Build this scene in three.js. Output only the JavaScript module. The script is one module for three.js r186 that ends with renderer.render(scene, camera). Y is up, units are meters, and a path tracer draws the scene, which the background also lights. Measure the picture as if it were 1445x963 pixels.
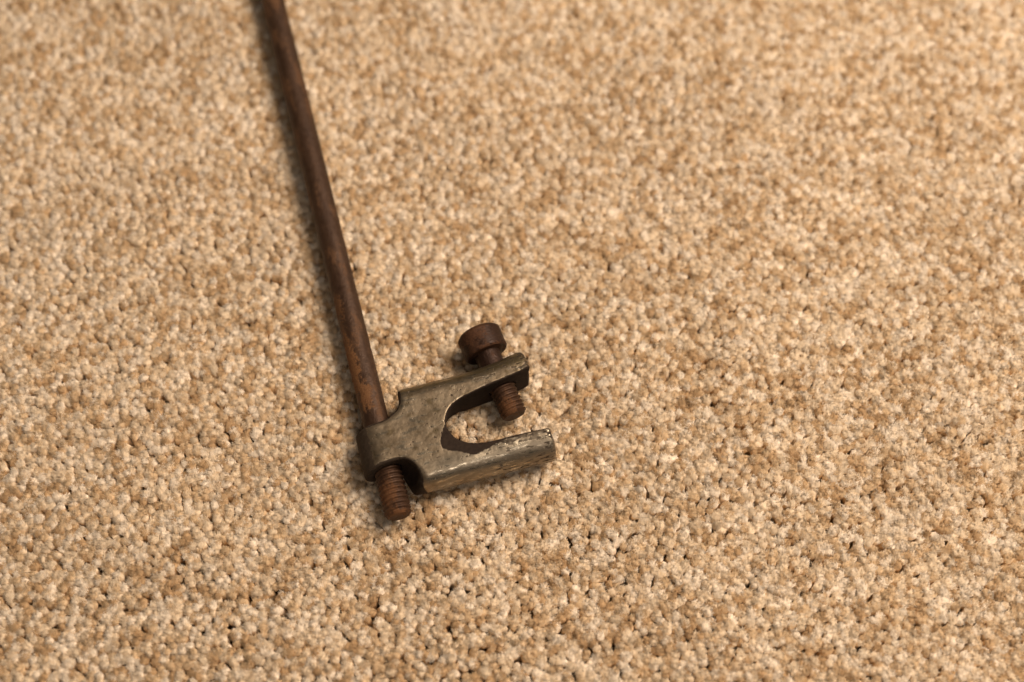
import * as THREE from 'three';
import { ImprovedNoise } from 'three/addons/math/ImprovedNoise.js';
import { mergeGeometries } from 'three/addons/utils/BufferGeometryUtils.js';
import { RectAreaLightUniformsLib } from 'three/addons/lights/RectAreaLightUniformsLib.js';

// ------------------------------------------------------------------ camera, light, exposure
const scene = new THREE.Scene();
const MM = 0.001;
const camera = new THREE.PerspectiveCamera(26.8, 1024 / 682, 0.01, 20);
const DIST = 0.45, PITCH = 65 * Math.PI / 180;
camera.position.set(0, DIST * Math.sin(PITCH), DIST * Math.cos(PITCH));
camera.lookAt(0, 0, 0);
camera.focus = 0.430;
camera.userData.fStop = 4.4;

scene.background = new THREE.Color(0.03, 0.025, 0.02);      // the dim warm room
RectAreaLightUniformsLib.init();
function areaLight(color, intensity, w, h, pos, target = [0, 0, 0]) {
  const l = new THREE.RectAreaLight(color, intensity, w, h);
  l.position.set(...pos); l.lookAt(...target); scene.add(l);
  return l;
}
areaLight(new THREE.Color(1.0, 0.845, 0.69), 20.6, 0.62, 0.62, [0.63, 1.12, -0.27]);          // key: lamp to the right
areaLight(new THREE.Color(1.0, 0.87, 0.76), 4.3, 0.55, 0.55, [0.22, 1.50, 0.85]);           // lit wall and ceiling behind the viewer
const renderer = new THREE.WebGLRenderer();
renderer.toneMapping = THREE.LinearToneMapping;
renderer.toneMappingExposure = 1.0;
renderer.shadowMap.enabled = true;

// ------------------------------------------------------------------ helpers
function rng(seed) {
  let a = seed >>> 0;
  return () => { a = (a + 0x6D2B79F5) | 0; let t = Math.imul(a ^ (a >>> 15), 1 | a); t = (t + Math.imul(t ^ (t >>> 7), 61 | t)) ^ t; return ((t ^ (t >>> 14)) >>> 0) / 4294967296; };
}
const noiseGen = new ImprovedNoise();
const noise = (x, y, z) => noiseGen.noise(x, y, z);
function fbm(x, y, z, oct = 4) { let s = 0, a = 0.5, f = 1; for (let i = 0; i < oct; i++) { s += a * noise(x * f, y * f, z * f + i * 17.3); a *= 0.5; f *= 2.03; } return s; }
const clamp = (x, a, b) => Math.min(b, Math.max(a, x));
const sstep = (a, b, x) => { const t = clamp((x - a) / (b - a), 0, 1); return t * t * (3 - 2 * t); };
const mix = (a, b, t) => a + (b - a) * t;
const mix3 = (a, b, t) => [mix(a[0], b[0], t), mix(a[1], b[1], t), mix(a[2], b[2], t)];
function smax(a, b, k) { const h = Math.max(k - Math.abs(a - b), 0) / k; return Math.max(a, b) + h * h * k * 0.25; }
const toSRGB = (c) => { c = clamp(c, 0, 1); return c <= 0.0031308 ? c * 12.92 : 1.055 * Math.pow(c, 1 / 2.4) - 0.055; };
function texturePair(w, h, fn, wrap = THREE.ClampToEdgeWrapping) {   // fn(i, j) -> {c:[r,g,b] linear, rough, metal, bump}
  const col = new Uint8Array(w * h * 4), orm = new Uint8Array(w * h * 4), bmp = new Uint8Array(w * h * 4);
  for (let j = 0; j < h; j++) for (let i = 0; i < w; i++) {
    const p = fn(i, j), k = 4 * (j * w + i);
    for (let q = 0; q < 3; q++) col[k + q] = Math.round(255 * toSRGB(p.c[q]));
    orm[k] = 255; orm[k + 1] = Math.round(255 * clamp(p.rough, 0, 1)); orm[k + 2] = Math.round(255 * clamp(p.metal, 0, 1));
    bmp[k] = bmp[k + 1] = bmp[k + 2] = Math.round(255 * clamp(p.bump, 0, 1));
    col[k + 3] = orm[k + 3] = bmp[k + 3] = 255;
  }
  return [col, orm, bmp].map((d, n) => {
    const t = new THREE.DataTexture(d, w, h);
    t.magFilter = t.minFilter = THREE.LinearFilter; t.wrapS = t.wrapT = wrap;
    if (n === 0) t.colorSpace = THREE.SRGBColorSpace;
    t.needsUpdate = true; return t;
  });
}

// ------------------------------------------------------------------ layout of the clamp (millimetres in its own axes: x along the prongs, z along the rod, y up)
const TURN = 15.0 * Math.PI / 180, BASE = [-17.2, -0.6, 33.1];
const AX = 7.2;                                  // height of the rod's axis
const ROD_X = -22.2, ROD_R = 4.0;
const THICK = 15;
function toLocal(x, z) { const dx = x - BASE[0], dz = z - BASE[2], c = Math.cos(TURN), s = Math.sin(TURN); return [c * dx - s * dz, s * dx + c * dz]; }
function smoothClosed(points, n) { return new THREE.CatmullRomCurve3(points.map(([x, y]) => new THREE.Vector3(x, y, 0)), true, 'centripetal').getPoints(n).slice(0, n).map((p) => [p.x, p.y]); }
function polySDF(poly, x, y) {
  let d = 1e9, s = 1;
  for (let i = 0, j = poly.length - 1; i < poly.length; j = i, i++) {
    const [ax, ay] = poly[i], [bx, by] = poly[j], ex = bx - ax, ey = by - ay, wx = x - ax, wy = y - ay;
    const t = clamp((wx * ex + wy * ey) / (ex * ex + ey * ey), 0, 1), px = wx - ex * t, py = wy - ey * t;
    d = Math.min(d, px * px + py * py);
    const c1 = y >= ay, c2 = y < by, c3 = ex * wy > ey * wx;
    if ((c1 && c2 && c3) || (!c1 && !c2 && !c3)) s = -s;
  }
  return s * Math.sqrt(d);
}
const SLOT = smoothClosed([[44, -16], [34, -13.4], [26.5, -11.5], [22.1, -10.4], [17.5, -9.6], [12.2, -8.7], [7.5, -7.6], [2.9, -6.4], [0.0, -4.6], [-1.8, -2.0], [-2.4, 0.3], [-1.7, 3.2], [0.1, 5.6], [2.9, 7.4], [7, 8.3], [11.9, 8.6], [17.8, 8.5], [27, 8.7], [44, 9.2]], 130);
const NOTCH_BACK = smoothClosed([[-40, -40], [-14.1, -40], [-14.0, -17], [-14.0, -12.5], [-14.4, -10.3], [-15.5, -8.7], [-17.5, -7.4], [-20.2, -6.5], [-24.6, -6.2], [-30, -6.1], [-40, -6]], 90);
const NOTCH_FRONT = smoothClosed([[-40, 40], [-40, 11], [-31, 9.0], [-27.4, 7.9], [-24.6, 7.4], [-21.9, 7.1], [-19.4, 7.0], [-17, 7.4], [-15.2, 8.7], [-14.0, 11.2], [-13.8, 14], [-13.8, 18], [-13.8, 40]], 90);

// ------------------------------------------------------------------ the cast fork: a solid meshed from its distance field
function forkGeometry() {
  const h = 0.32, x0 = -31, x1 = 29.5, z0 = -20.5, z1 = 19, y0 = -1.2, y1 = 16.4;
  const nx = Math.ceil((x1 - x0) / h), ny = Math.ceil((y1 - y0) / h), nz = Math.ceil((z1 - z0) / h);
  const N2 = (nx + 1) * (nz + 1), slotD = new Float32Array(N2), backD = new Float32Array(N2), frontD = new Float32Array(N2);
  for (let k = 0; k <= nz; k++) for (let i = 0; i <= nx; i++) {
    const x = x0 + i * h, z = z0 + k * h, q = k * (nx + 1) + i;
    slotD[q] = polySDF(SLOT, x, z); backD[q] = polySDF(NOTCH_BACK, x, z); frontD[q] = polySDF(NOTCH_FRONT, x, z);
  }
  const bil = (a, x, z) => {
    const fx = clamp((x - x0) / h, 0, nx - 0.001), fz = clamp((z - z0) / h, 0, nz - 0.001), i = Math.floor(fx), k = Math.floor(fz), u = fx - i, v = fz - k, q = k * (nx + 1) + i;
    return (a[q] * (1 - u) + a[q + 1] * u) * (1 - v) + (a[q + nx + 1] * (1 - u) + a[q + nx + 2] * u) * v;
  };
  const bolt = boltFrame();
  function field(x, y, z) {
    // rounded bar section
    const R = z > 0 ? mix(7.0, mix(4.4, 6.2, sstep(-4, 18, x)), sstep(6, 8.5, y)) : 5.0, half = z > 0 ? 16.35 : 15.9 + 3.3 * Math.pow(Math.max(0, x) / 26.5, 2), qz = Math.abs(z) - half + R, qy = Math.abs(y - THICK / 2) - THICK / 2 + R;
    let d = Math.min(Math.max(qz, qy), 0) + Math.hypot(Math.max(qz, 0), Math.max(qy, 0)) - R;
    if (x < -18) d = smax(d, Math.hypot(Math.min(x + 22, 0), y - THICK / 2) - 7.35, 0.8);                                            // the boss is round about the rod
    const tip = z < 0 ? 26.4 : 27.2;
    d = smax(d, x - tip - 0.25 * noise(y * 0.35, z * 0.35, 3), z < 0 ? mix(1.1, 3.2, sstep(-12, -17, z)) : 1.4);
    const draft = Math.max(0, THICK - y) * (1 - sstep(2, 20, x));                // the mouth was cast with draft
    d = smax(d, -bil(slotD, x + 0.03 * draft, z + (0.085 + 0.09 * (1 - sstep(-3, 7, x))) * draft), 0.75);
    d = smax(d, -bil(backD, x, z), 2.0);
    const scoop = 0.42 * Math.max(0, THICK - 2 - y) * sstep(-21, -15, x);           // the hollow beside the thread runs out towards the bottom
    d = smax(d, -bil(frontD, x + scoop, z), mix(1.2, 3.0, sstep(9, 15, z)));
    const bore = Math.hypot(x - ROD_X, y - AX) - 4.35;
    d = smax(d, -bore, 0.5);
    const b = bolt.inv(x, y, z);
    if (z < 0) d = smax(d, -(Math.hypot(b[0], b[1]) - 4.25), 0.4);
    d += 0.16 * noise(x * 0.13 + 5, y * 0.13, z * 0.13) + 0.04 * noise(x * 0.5, y * 0.5 + 9, z * 0.5) + 0.012 * noise(x * 1.3, y * 1.3, z * 1.3 + 4);
    return d;
  }
  const idx = (i, j, k) => (k * (ny + 1) + j) * (nx + 1) + i;
  const F = new Float32Array((nx + 1) * (ny + 1) * (nz + 1));
  for (let k = 0; k <= nz; k++) for (let j = 0; j <= ny; j++) for (let i = 0; i <= nx; i++) F[idx(i, j, k)] = field(x0 + i * h, y0 + j * h, z0 + k * h);
  const vert = new Int32Array(nx * ny * nz).fill(-1), pos = [];
  const cell = (i, j, k) => (k * ny + j) * nx + i;
  const E = [[0, 1], [2, 3], [4, 5], [6, 7], [0, 2], [1, 3], [4, 6], [5, 7], [0, 4], [1, 5], [2, 6], [3, 7]];
  for (let k = 0; k < nz; k++) for (let j = 0; j < ny; j++) for (let i = 0; i < nx; i++) {
    const v = []; let m = 0;
    for (let c = 0; c < 8; c++) { v[c] = F[idx(i + (c & 1), j + ((c >> 1) & 1), k + (c >> 2))]; if (v[c] < 0) m++; }
    if (m === 0 || m === 8) continue;
    let sx = 0, sy = 0, sz = 0, n = 0;
    for (const [a, b] of E) if ((v[a] < 0) !== (v[b] < 0)) {
      const t = v[a] / (v[a] - v[b]);
      sx += mix(a & 1, b & 1, t); sy += mix((a >> 1) & 1, (b >> 1) & 1, t); sz += mix(a >> 2, b >> 2, t); n++;
    }
    vert[cell(i, j, k)] = pos.length / 3;
    pos.push(x0 + (i + sx / n) * h, y0 + (j + sy / n) * h, z0 + (k + sz / n) * h);
  }
  const index = [];
  const quad = (a, b, c, d, flip) => { if (flip) index.push(a, c, b, a, d, c); else index.push(a, b, c, a, c, d); };
  for (let k = 1; k < nz; k++) for (let j = 1; j < ny; j++) for (let i = 1; i < nx; i++) {
    const f0 = F[idx(i, j, k)] < 0;
    if (f0 !== (F[idx(i + 1, j, k)] < 0)) quad(vert[cell(i, j - 1, k - 1)], vert[cell(i, j, k - 1)], vert[cell(i, j, k)], vert[cell(i, j - 1, k)], !f0);
    if (f0 !== (F[idx(i, j + 1, k)] < 0)) quad(vert[cell(i - 1, j, k - 1)], vert[cell(i - 1, j, k)], vert[cell(i, j, k)], vert[cell(i, j, k - 1)], !f0);
    if (f0 !== (F[idx(i, j, k + 1)] < 0)) quad(vert[cell(i - 1, j - 1, k)], vert[cell(i, j - 1, k)], vert[cell(i, j, k)], vert[cell(i - 1, j, k)], !f0);
  }
  const nv = pos.length / 3, P = new Float32Array(nv * 3), Nn = new Float32Array(nv * 3), UV = new Float32Array(nv * 2), e = 0.06;
  for (let n = 0; n < nv; n++) {
    let x = pos[3 * n], y = pos[3 * n + 1], z = pos[3 * n + 2], g = [0, 1, 0];
    for (let it = 0; it < 3; it++) {
      const d = field(x, y, z);
      g = [field(x + e, y, z) - field(x - e, y, z), field(x, y + e, z) - field(x, y - e, z), field(x, y, z + e) - field(x, y, z - e)];
      const l = Math.hypot(...g) || 1; g = g.map((q) => q / l);
      const s = clamp(d, -0.25, 0.25) * 0.9; x -= g[0] * s; y -= g[1] * s; z -= g[2] * s;
    }
    if (Math.hypot(x - pos[3 * n], y - pos[3 * n + 1], z - pos[3 * n + 2]) > 0.22 || Math.abs(field(x, y, z)) > 0.06) [x, y, z] = [pos[3 * n], pos[3 * n + 1], pos[3 * n + 2]];
    P.set([x * MM, y * MM, z * MM], 3 * n); Nn.set(g, 3 * n);
    const hl = Math.hypot(g[0], g[2]) || 1, drop = Math.max(0, THICK - y) * sstep(0.02, 0.3, hl);
    const across = Math.abs(g[2]) > Math.abs(g[0]);
    UV.set([(x + (across ? 0 : Math.sign(g[0])) * drop + 32) / 64, (z + (across ? Math.sign(g[2]) : 0) * drop + 32) / 64], 2 * n);
  }
  const geo = new THREE.BufferGeometry();
  geo.setAttribute('position', new THREE.BufferAttribute(P, 3));
  geo.setAttribute('normal', new THREE.BufferAttribute(Nn, 3));
  geo.setAttribute('uv', new THREE.BufferAttribute(UV, 2));
  geo.setIndex(index);
  return geo;
}
// the clamping bolt's own frame: origin on its axis in the middle of the back prong's thickness, +z towards the slot
function boltFrame() {
  const at = [17.0, AX, -13.2], yaw = 8.0 * Math.PI / 180, pitch = 0.05;
  const d = [Math.sin(yaw) * Math.cos(pitch), -Math.sin(pitch), Math.cos(yaw) * Math.cos(pitch)], r = [Math.cos(yaw), 0, -Math.sin(yaw)];
  const u = [d[1] * r[2] - d[2] * r[1], d[2] * r[0] - d[0] * r[2], d[0] * r[1] - d[1] * r[0]];
  return { at, yaw, pitch, inv: (x, y, z) => { const p = [x - at[0], y - at[1], z - at[2]]; return [r, u, d].map((a) => a[0] * p[0] + a[1] * p[1] + a[2] * p[2]); } };
}

// ------------------------------------------------------------------ materials
function forkMaterial() {
  const S = 1024;
  const maps = texturePair(S, S, (i, j) => {
    const x = i / S * 64 - 32, z = j / S * 64 - 32;
    const n1 = fbm(x * 0.22, z * 0.22, 1.7, 4), n2 = fbm(x * 0.9, z * 0.9, 5.1, 4), n3 = fbm(x * 3.2, z * 3.2, 9.3, 3);
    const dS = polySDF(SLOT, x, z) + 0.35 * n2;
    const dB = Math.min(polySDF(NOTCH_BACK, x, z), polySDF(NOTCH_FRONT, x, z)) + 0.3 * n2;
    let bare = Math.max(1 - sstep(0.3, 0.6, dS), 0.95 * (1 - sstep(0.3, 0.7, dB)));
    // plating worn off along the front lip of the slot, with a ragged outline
    const lip = polySDF(LIP, x, z) + 0.55 * n2 + 0.25 * n3;
    bare = Math.max(bare, 1 - sstep(-0.09, 0.09, lip));
    // flaked plating on the front prong and on both tips
    const prong = sstep(4, 11, x), front = z > 7 ? 1 : 0;
    const along = fbm(x * 0.34 + 3, z * 0.8, 21, 5) + 0.2 * n3 - 0.02;
    const band = front ? (z < 11.5 ? -0.10 : z < 16.5 ? 0.14 : 0.11) - 0.04 * sstep(17, 26, x) : 0.12 - 0.16 * sstep(19, 26, x);
    const flake = sstep(mix(0.36, band, prong), mix(0.36, band, prong) + 0.07, along);
    bare = Math.max(bare, flake * clamp(0.75 + 0.9 * n1 + 0.8 * n2, 0.35, 0.95));
    bare = Math.max(bare, sstep(-0.15, 0.1, n2 * 0.9 + 0.3 * n3 - 0.55 * (x + 26.6)) * 0.9);       // darker, with mottled outline, towards the boss end
    const pit = sstep(0.30, 0.36, fbm(x * 1.1 + 40, z * 1.1, 2.2, 3)) * sstep(-0.1, 0.25, n1 + 0.2);
    bare = Math.max(bare, pit * 0.9);
    const scuff = sstep(0.04, 0.32, fbm(x * 0.28 + 11, z * 1.1, 31.4, 3));
    let plated = mix3([0.172, 0.127, 0.081], [0.282, 0.218, 0.148], clamp(0.5 + 1.2 * n1 + 0.25 * n2, 0, 1));
    plated = mix3(plated, [0.105, 0.076, 0.040], sstep(0.05, 0.35, fbm(x * 0.3 + 7, z * 0.3 + 2, 44, 4)) * (z > 7 ? 0.25 : 0.8));        // tarnish
    plated = mix3(plated, [0.125, 0.092, 0.042], sstep(-0.5, 0.4, n2 + 0.5 * n1 - 0.35 * (z + 13.5)) * 0.75);                       // browned along the back edge
    if (z > 7) plated = mix3(plated, [0.225, 0.195, 0.150], 0.55 * sstep(7, 12, z) * sstep(-16, -4, x));                  // greyer nickel left on the front prong
    plated = mix3(plated, [0.50, 0.43, 0.325], scuff * 0.8 * (front ? 1 : 0.5));
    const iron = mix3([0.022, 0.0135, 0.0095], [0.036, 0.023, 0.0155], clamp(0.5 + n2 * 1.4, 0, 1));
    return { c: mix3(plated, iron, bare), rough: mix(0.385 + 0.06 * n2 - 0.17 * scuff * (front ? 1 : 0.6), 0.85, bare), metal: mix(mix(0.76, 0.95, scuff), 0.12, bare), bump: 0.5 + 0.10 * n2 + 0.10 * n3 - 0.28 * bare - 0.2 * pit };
  });
  return new THREE.MeshPhysicalMaterial({ specularIntensity: 0.35, map: maps[0], roughnessMap: maps[1], metalnessMap: maps[1], roughness: 1, metalness: 1, bumpMap: maps[2], bumpScale: 0.00018 });
}
const LIP = smoothClosed([[-1.5, -1.2], [-3.6, 1.0], [-4.8, 3.5], [-5.4, 5.6], [-4.9, 7.4], [-1.1, 9.3], [3.0, 11.4], [5.6, 11.1], [8.7, 10.3], [13.3, 9.2], [18, 8.8], [18, 6], [8, 6], [1, 4], [-1, 0]], 60);

// rust: u runs round the bar (0..1), v along it in units of 200 mm
function rustMaps(patches) {
  const W = 256, H = 2048;
  return texturePair(W, H, (i, j) => {
    const a = i / W * 2 * Math.PI, r = 4, x = Math.cos(a) * r, y = Math.sin(a) * r, z = j / H * 200;
    const n1 = fbm(x * 0.25 + 3, y * 0.25, z * 0.07, 4), n2 = fbm(x * 0.8, y * 0.8 + 2, z * 0.45, 4), n3 = fbm(x * 2.6, y * 2.6, z * 2.4, 3);
    let c = mix3([0.044, 0.0225, 0.0130], [0.080, 0.042, 0.0235], clamp(0.5 + 1.2 * n1 + 0.8 * n2, 0, 1));
    c = mix3(c, [0.022, 0.013, 0.010], sstep(0.1, 0.3, n2) * 0.4);
    let rust = sstep(0.14, 0.32, n1 + 0.45 * n2 + 0.2 * n3) * 0.32;
    for (const [pa, pz, ra, rz, s] of patches) {
      let da = Math.abs(a - pa); da = Math.min(da, 2 * Math.PI - da);
      const q = Math.hypot(da / ra, (z - pz) / rz) - 0.9 * n2 - 0.5 * n3;
      rust = Math.max(rust, s * (1 - sstep(0.55, 1.0, q)));
    }
    c = mix3(c, mix3([0.125, 0.052, 0.019], [0.20, 0.092, 0.035], clamp(0.5 + n3 * 1.5, 0, 1)), rust);
    return { c, rough: 0.54 + 0.25 * n2 + 0.28 * rust, metal: mix(0.40, 0.02, rust), bump: 0.5 + 0.45 * n2 + 0.5 * n3 + 0.15 * rust };
  }, THREE.RepeatWrapping);
}
const rodMaps = rustMaps([[2.5, 172, 0.8, 13, 0.95], [1.9, 183, 0.7, 6, 0.8], [2.4, 152, 0.6, 5, 0.6], [1.4, 30, 0.5, 6, 0.5]]);
const rustStd = (maps, extra = {}) => new THREE.MeshPhysicalMaterial({ specularIntensity: 0.55, map: maps[0], roughnessMap: maps[1], metalnessMap: maps[1], roughness: 1, metalness: 1, bumpMap: maps[2], bumpScale: 0.00018, ...extra });
const rodMat = rustStd(rodMaps);
const boltMaps = rustMaps([[1.2, 14, 0.9, 3, 0.7], [2.2, 25, 1.2, 4, 0.6], [1.5, 34, 1.4, 5, 0.7], [2.6, 7, 0.6, 3, 0.4]]);
const boltMat = rustStd(boltMaps, { color: new THREE.Color(1.0, 0.93, 0.88) });
const headMat = rustStd(boltMaps, { color: new THREE.Color(0.56, 0.50, 0.52) });

// a turned or threaded bar along +z: rows of [z, radius]; helix adds a thread
function barGeometry(z0, z1, radius, { pitch = 0, depth = 0, steps = 40, sides = 32, uvz = 0, wobble = 0, chamfer0 = 0, chamfer1 = 0 } = {}) {
  const P = [], UV = [], I = [];
  const rr = (z, a) => {
    let r = radius + wobble * fbm(Math.cos(a) * 0.9 + 2, Math.sin(a) * 0.9, z * 0.22, 3);
    if (pitch) {
      let t = z / pitch - a / (2 * Math.PI); t -= Math.floor(t);
      const tri = 1 - Math.abs(2 * t - 1);
      r -= depth * (1 - sstep(0.12, 0.82, tri)) - 0.05 * noise(z * 1.1, a * 2, 7);
    }
    if (chamfer1) r = Math.min(r, radius - (z - (z1 - chamfer1)) * 1.0);
    if (chamfer0) r = Math.min(r, radius - ((z0 + chamfer0) - z) * 1.0);
    return r;
  };
  for (let j = 0; j <= steps; j++) for (let i = 0; i <= sides; i++) {
    const z = mix(z0, z1, j / steps), a = i / sides * 2 * Math.PI, r = rr(z, i === sides ? 2 * Math.PI - 1e-9 : a);
    P.push(Math.cos(a) * r * MM, Math.sin(a) * r * MM, z * MM); UV.push(i / sides, (z + uvz) / 200);
  }
  for (let j = 0; j < steps; j++) for (let i = 0; i < sides; i++) { const a = j * (sides + 1) + i, b = a + sides + 1; I.push(a, a + 1, b + 1, a, b + 1, b); }
  for (const [row, z, flip] of [[0, z0, true], [steps, z1, false]]) {
    const c = P.length / 3; P.push(0, 0, z * MM); UV.push(0.5, (z + uvz) / 200);
    const ring = P.length / 3;
    for (let i = 0; i <= sides; i++) { const q = row * (sides + 1) + i; P.push(P[3 * q], P[3 * q + 1], P[3 * q + 2]); UV.push(UV[2 * q], (z + uvz + 2) / 200); }
    for (let i = 0; i < sides; i++) flip ? I.push(c, ring + i + 1, ring + i) : I.push(c, ring + i, ring + i + 1);
  }
  const g = new THREE.BufferGeometry();
  g.setAttribute('position', new THREE.Float32BufferAttribute(P, 3));
  g.setAttribute('uv', new THREE.Float32BufferAttribute(UV, 2));
  g.setIndex(I); g.computeVertexNormals();
  // one normal across the seam
  const nrm = g.attributes.normal;
  for (let j = 0; j <= steps; j++) {
    const a = j * (sides + 1), b = a + sides, v = new THREE.Vector3(nrm.getX(a) + nrm.getX(b), nrm.getY(a) + nrm.getY(b), nrm.getZ(a) + nrm.getZ(b)).normalize();
    nrm.setXYZ(a, v.x, v.y, v.z); nrm.setXYZ(b, v.x, v.y, v.z);
  }
  return g;
}
function mesh(name, geometry, material, parent) {
  const m = new THREE.Mesh(geometry, material); m.name = name; m.castShadow = m.receiveShadow = true; parent.add(m); return m;
}

// ------------------------------------------------------------------ the carpet
const carpet = new THREE.Group(); carpet.name = 'carpet'; carpet.userData = { kind: 'structure', label: 'beige and tan cut pile carpet under the rod', category: 'carpet' };
scene.add(carpet);
const BACK_Y = -8.2;
mesh('backing', new THREE.BoxGeometry(0.80, 0.003, 0.80), new THREE.MeshStandardMaterial({ color: new THREE.Color(0.16, 0.10, 0.055), roughness: 1 }), carpet).position.set(0, (BACK_Y - 1.5) * MM, -0.03);
function tuftGeometry(rand) {                    // one cut yarn end: a soft, slightly lobed plug of fibres; 1 unit = 1 mm
  const sides = 12, P = [], C = [], I = [];
  const seed = rand() * 50, oval = 0.82 + 0.3 * rand(), turn = rand() * 3, twist = (rand() - 0.5) * 2.4, flat = 0.35 + 0.5 * rand();
  const bend = [(rand() - 0.5) * 1.3, (rand() - 0.5) * 1.3], ply = 0.05 + 0.08 * rand();
  const T = [0, 0.35, 0.6, 0.74, 0.84, 0.91, 0.96, 0.99], RR = [0.72, 0.80, 0.95, 1.06, 1.07, 0.96, 0.74, 0.42];
  T.forEach((t, q) => {
    for (let i = 0; i < sides; i++) {
      const b = i / sides * 2 * Math.PI, ox = Math.cos(b), oz = Math.sin(b);
      const lobe = 1 + ply * Math.cos(2 * (b + twist * t * 2)) + 0.20 * noise(ox * 1.4 + seed, t * 5, oz * 1.4) + 0.10 * (rand() - 0.5);
      const r = 1.03 * RR[q] * lobe;
      const x = ox * r * oval, z = oz * r / oval;
      const y = 7.65 * t - (q > 4 ? flat * 0.25 * (1 + noise(ox + seed, oz, 3)) : 0) + (rand() - 0.5) * 0.10;
      P.push(x * Math.cos(turn) - z * Math.sin(turn) + bend[0] * t * t, y, x * Math.sin(turn) + z * Math.cos(turn) + bend[1] * t * t);
      const w = 0.93 + 0.14 * rand(); C.push(w, w, w);
    }
  });
  const k = P.length / 3; P.push(bend[0], 7.65 - flat * 0.3, bend[1]); C.push(1, 1, 1);
  for (let q = 0; q < T.length - 1; q++) for (let i = 0; i < sides; i++) { const a = q * sides + i, b = q * sides + (i + 1) % sides; I.push(a, a + sides, b, b, a + sides, b + sides); }
  for (let i = 0; i < sides; i++) I.push((T.length - 1) * sides + i, k, (T.length - 1) * sides + (i + 1) % sides);
  const g = new THREE.BufferGeometry();
  g.setAttribute('position', new THREE.Float32BufferAttribute(P, 3)); g.setAttribute('color', new THREE.Float32BufferAttribute(C, 3)); g.setIndex(I); g.computeVertexNormals();
  // the fibres of the yarn standing out round the core and at the cut tip
  const FP = [], FC = [], FI = [], FN = [], open = 0.9 + 0.5 * rand();
  for (let f = 0; f < 66; f++) {
    const a = rand() * 6.283, r = Math.sqrt(rand()), w = 0.075 + 0.05 * rand(), sh = 0.86 + 0.26 * rand(), n = FP.length / 3;
    const t0 = 0.62 + 0.2 * rand(), tw = twist * 0.4, stray = rand() < 0.12 ? 2.2 : 1;
    const rad = (t) => r * (0.98 + open * 0.38 * t * t), top = 8.15 - 0.62 * r * r * r + 0.3 * (rand() - 0.5);
    const jx = (rand() - 0.5) * 0.5 * stray, jz = (rand() - 0.5) * 0.5 * stray;
    const pt = (t) => { const y = mix(8 * t0, top, t), q = y / 8, b = a + tw * t; return [Math.cos(b) * rad(t) + bend[0] * q * q + jx * t * t, y, Math.sin(b) * rad(t) + bend[1] * q * q + jz * t * t]; };
    [0, 0.6, 0.95].forEach((t, q) => { const c = pt(t), ww = w * [1, 1, 0.75][q]; for (let m = 0; m < 3; m++) { FP.push(c[0] + Math.cos(a + m * 2.094) * ww, c[1], c[2] + Math.sin(a + m * 2.094) * ww); FC.push(sh, sh, sh); } });
    const c = pt(1.02); FP.push(...c); FC.push(sh, sh, sh);
    const nn = new THREE.Vector3(Math.cos(a + tw) * r * 0.58 + (rand() - 0.5) * 0.25, 1.0 - 0.35 * r, Math.sin(a + tw) * r * 0.58 + (rand() - 0.5) * 0.25).normalize();   // the fibres of a cut end shade as one soft tip
    for (let m = 0; m < 10; m++) FN.push(nn.x, nn.y, nn.z);
    for (let q = 0; q < 2; q++) for (let m = 0; m < 3; m++) { const e = n + q * 3 + m, g2 = n + q * 3 + (m + 1) % 3; FI.push(e, e + 3, g2, g2, e + 3, g2 + 3); }
    for (let m = 0; m < 3; m++) FI.push(n + 6 + m, n + 9, n + 6 + (m + 1) % 3);
  }
  const fg = new THREE.BufferGeometry();
  fg.setAttribute('position', new THREE.Float32BufferAttribute(FP, 3)); fg.setAttribute('color', new THREE.Float32BufferAttribute(FC, 3)); fg.setAttribute('normal', new THREE.Float32BufferAttribute(FN, 3)); fg.setIndex(FI);
  return mergeGeometries([g, fg]);
}
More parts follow.
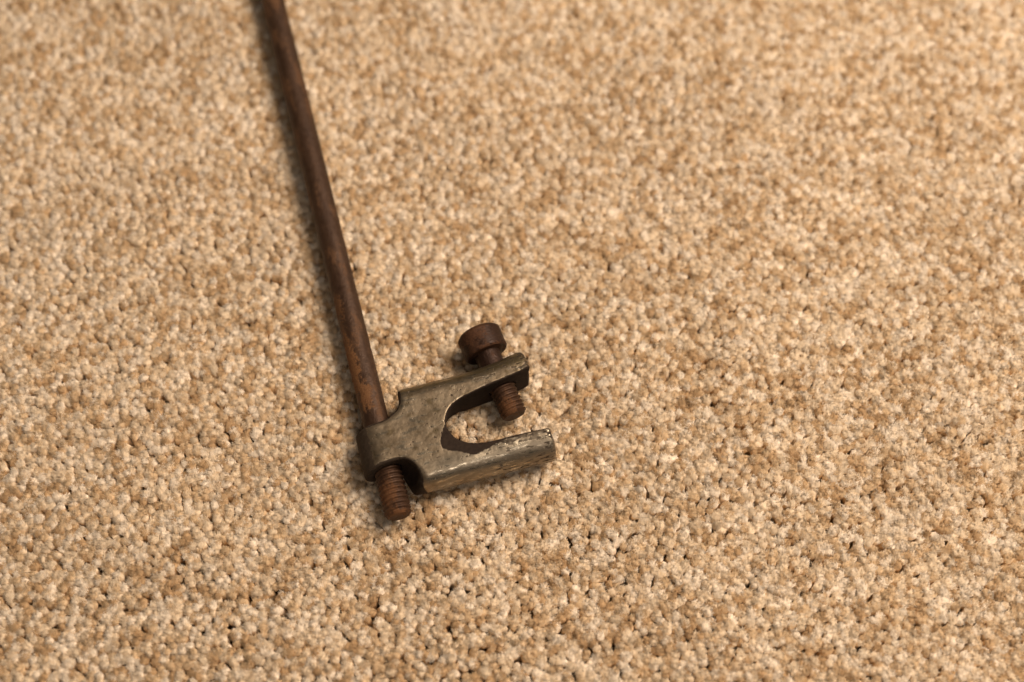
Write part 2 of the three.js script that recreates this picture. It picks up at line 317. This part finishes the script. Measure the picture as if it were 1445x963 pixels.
{
  const rand = rng(20711), VARIANTS = 12, lists = Array.from({ length: VARIANTS }, () => []);
  const STEP = 1.86, X0 = -320, X1 = 320, Z0 = -330, Z1 = 215;
  const dummy = new THREE.Object3D(), yAxis = new THREE.Vector3(0, 1, 0), bolt = boltFrame();
  for (let row = 0, z = Z0; z < Z1; z += STEP * 0.87, row++) for (let x = X0 + (row & 1) * STEP / 2; x < X1; x += STEP) {
    const px = x + (rand() - 0.5) * STEP * 0.75, pz = z + (rand() - 0.5) * STEP * 0.75;
    const sink = 1.0 * fbm(px * 0.035, pz * 0.035, 3.3, 3) + 0.8 * fbm(px * 0.16, pz * 0.16, 6.3, 2) + 0.95 * (rand() - 0.5);
    let tip = -0.45 + sink;
    const [lx, lz] = toLocal(px, pz);
    // pile pressed down below the fork and the bolt's head
    const inFork = lx > -28.5 && lx < 28 && Math.abs(lz) < 16.5 && polySDF(SLOT, lx, lz) > -0.6 && polySDF(NOTCH_BACK, lx, lz) > -0.8 && polySDF(NOTCH_FRONT, lx, lz) > -0.8;
    if (inFork) tip = Math.min(tip, -1.6 - 0.5 * rand());
    const b = bolt.inv(lx, AX, lz);
    if (Math.abs(b[0]) < 5.5 && b[2] > -18.5 && b[2] < -8) tip = Math.min(tip, -1.4);
    const lean = 0.10 + 0.26 * rand() * rand() + 0.06 * Math.abs(noise(px * 0.05, pz * 0.05, 8)), flow = 6.3 * noise(px * 0.022, pz * 0.022, 5.5) + 2.2 * (rand() - 0.5) * 2;
    const hgt = (tip - BACK_Y) / Math.cos(lean) / 8;
    const wide = 0.92 + 0.34 * rand();
    const q = new THREE.Quaternion().setFromAxisAngle(new THREE.Vector3(Math.cos(flow), 0, Math.sin(flow)), lean).multiply(new THREE.Quaternion().setFromAxisAngle(yAxis, rand() * 6.283));
    dummy.position.set((px + Math.sin(flow) * lean * 3) * MM, BACK_Y * MM, (pz - Math.cos(flow) * lean * 3) * MM);
    dummy.quaternion.copy(q); dummy.scale.set(wide * MM, hgt * MM, wide * MM); dummy.updateMatrix();
    // heathered yarn: cream, beige, tan and a few brown ends
    const t = rand() + 0.75 * fbm(px * 0.17, pz * 0.17, 12.5, 2);
    let c = t < 0.15 ? [0.525, 0.348, 0.192] : t < 0.38 ? [0.645, 0.466, 0.286] : t < 0.76 ? [0.762, 0.606, 0.430] : [0.840, 0.708, 0.556];
    const v = 0.95 + 0.10 * rand(); c = c.map((w) => w * v);
    lists[Math.floor(rand() * VARIANTS)].push([dummy.matrix.clone(), c]);
  }
  const yarn = new THREE.MeshPhysicalMaterial({ color: 0xffffff, vertexColors: true, roughness: 1, specularIntensity: 0.08 });
  lists.forEach((list, n) => {
    const im = new THREE.InstancedMesh(tuftGeometry(rand), yarn, list.length);
    im.name = n ? `yarn_pile_${String(n).padStart(3, '0')}` : 'yarn_pile'; im.userData.kind = 'stuff';
    list.forEach(([m, c], i) => { im.setMatrixAt(i, m); im.setColorAt(i, new THREE.Color().setRGB(...c)); });
    im.castShadow = im.receiveShadow = true; carpet.add(im);
  });
}

// ------------------------------------------------------------------ the rod with its fork clamp
const clampRod = new THREE.Group(); clampRod.name = 'clamp_rod';
clampRod.userData = { label: 'rusty metal rod ending in a tarnished two pronged fork clamp on beige carpet', category: 'clamp rod' };
clampRod.position.set(BASE[0] * MM, BASE[1] * MM, BASE[2] * MM); clampRod.rotation.y = TURN;
scene.add(clampRod);
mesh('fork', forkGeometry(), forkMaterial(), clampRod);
const rod = mesh('rod', barGeometry(-300, -4, ROD_R, { steps: 300, sides: 40, uvz: 200, wobble: 0.16, chamfer0: 0.8 }), rodMat, clampRod);
rod.position.set(ROD_X * MM, AX * MM, 0);
const rodThread = mesh('thread', barGeometry(-3.98, 21.6, 4.15, { pitch: 1.55, depth: 0.62, steps: 230, sides: 48, uvz: 10, chamfer1: 0.9 }), boltMat, rod);
{
  const f = boltFrame();
  const bolt = new THREE.Group(); bolt.name = 'clamping_bolt'; bolt.position.set(f.at[0] * MM, f.at[1] * MM, f.at[2] * MM); bolt.rotation.set(f.pitch, f.yaw, 0, 'YXZ'); clampRod.add(bolt);
  mesh('bolt_head', barGeometry(-16.7, -8.9, 6.9, { steps: 24, sides: 56, uvz: 40, wobble: 0.25, chamfer0: 0.9, chamfer1: 0.5 }), headMat, bolt);
  mesh('shank', barGeometry(-8.88, -4, 4.0, { steps: 12, sides: 36, uvz: 60, wobble: 0.12 }), headMat, bolt);
  mesh('thread', barGeometry(-3.98, 12.9, 4.05, { pitch: 1.4, depth: 0.58, steps: 170, sides: 48, uvz: 14, chamfer1: 0.8 }), boltMat, bolt);
}

renderer.render(scene, camera);
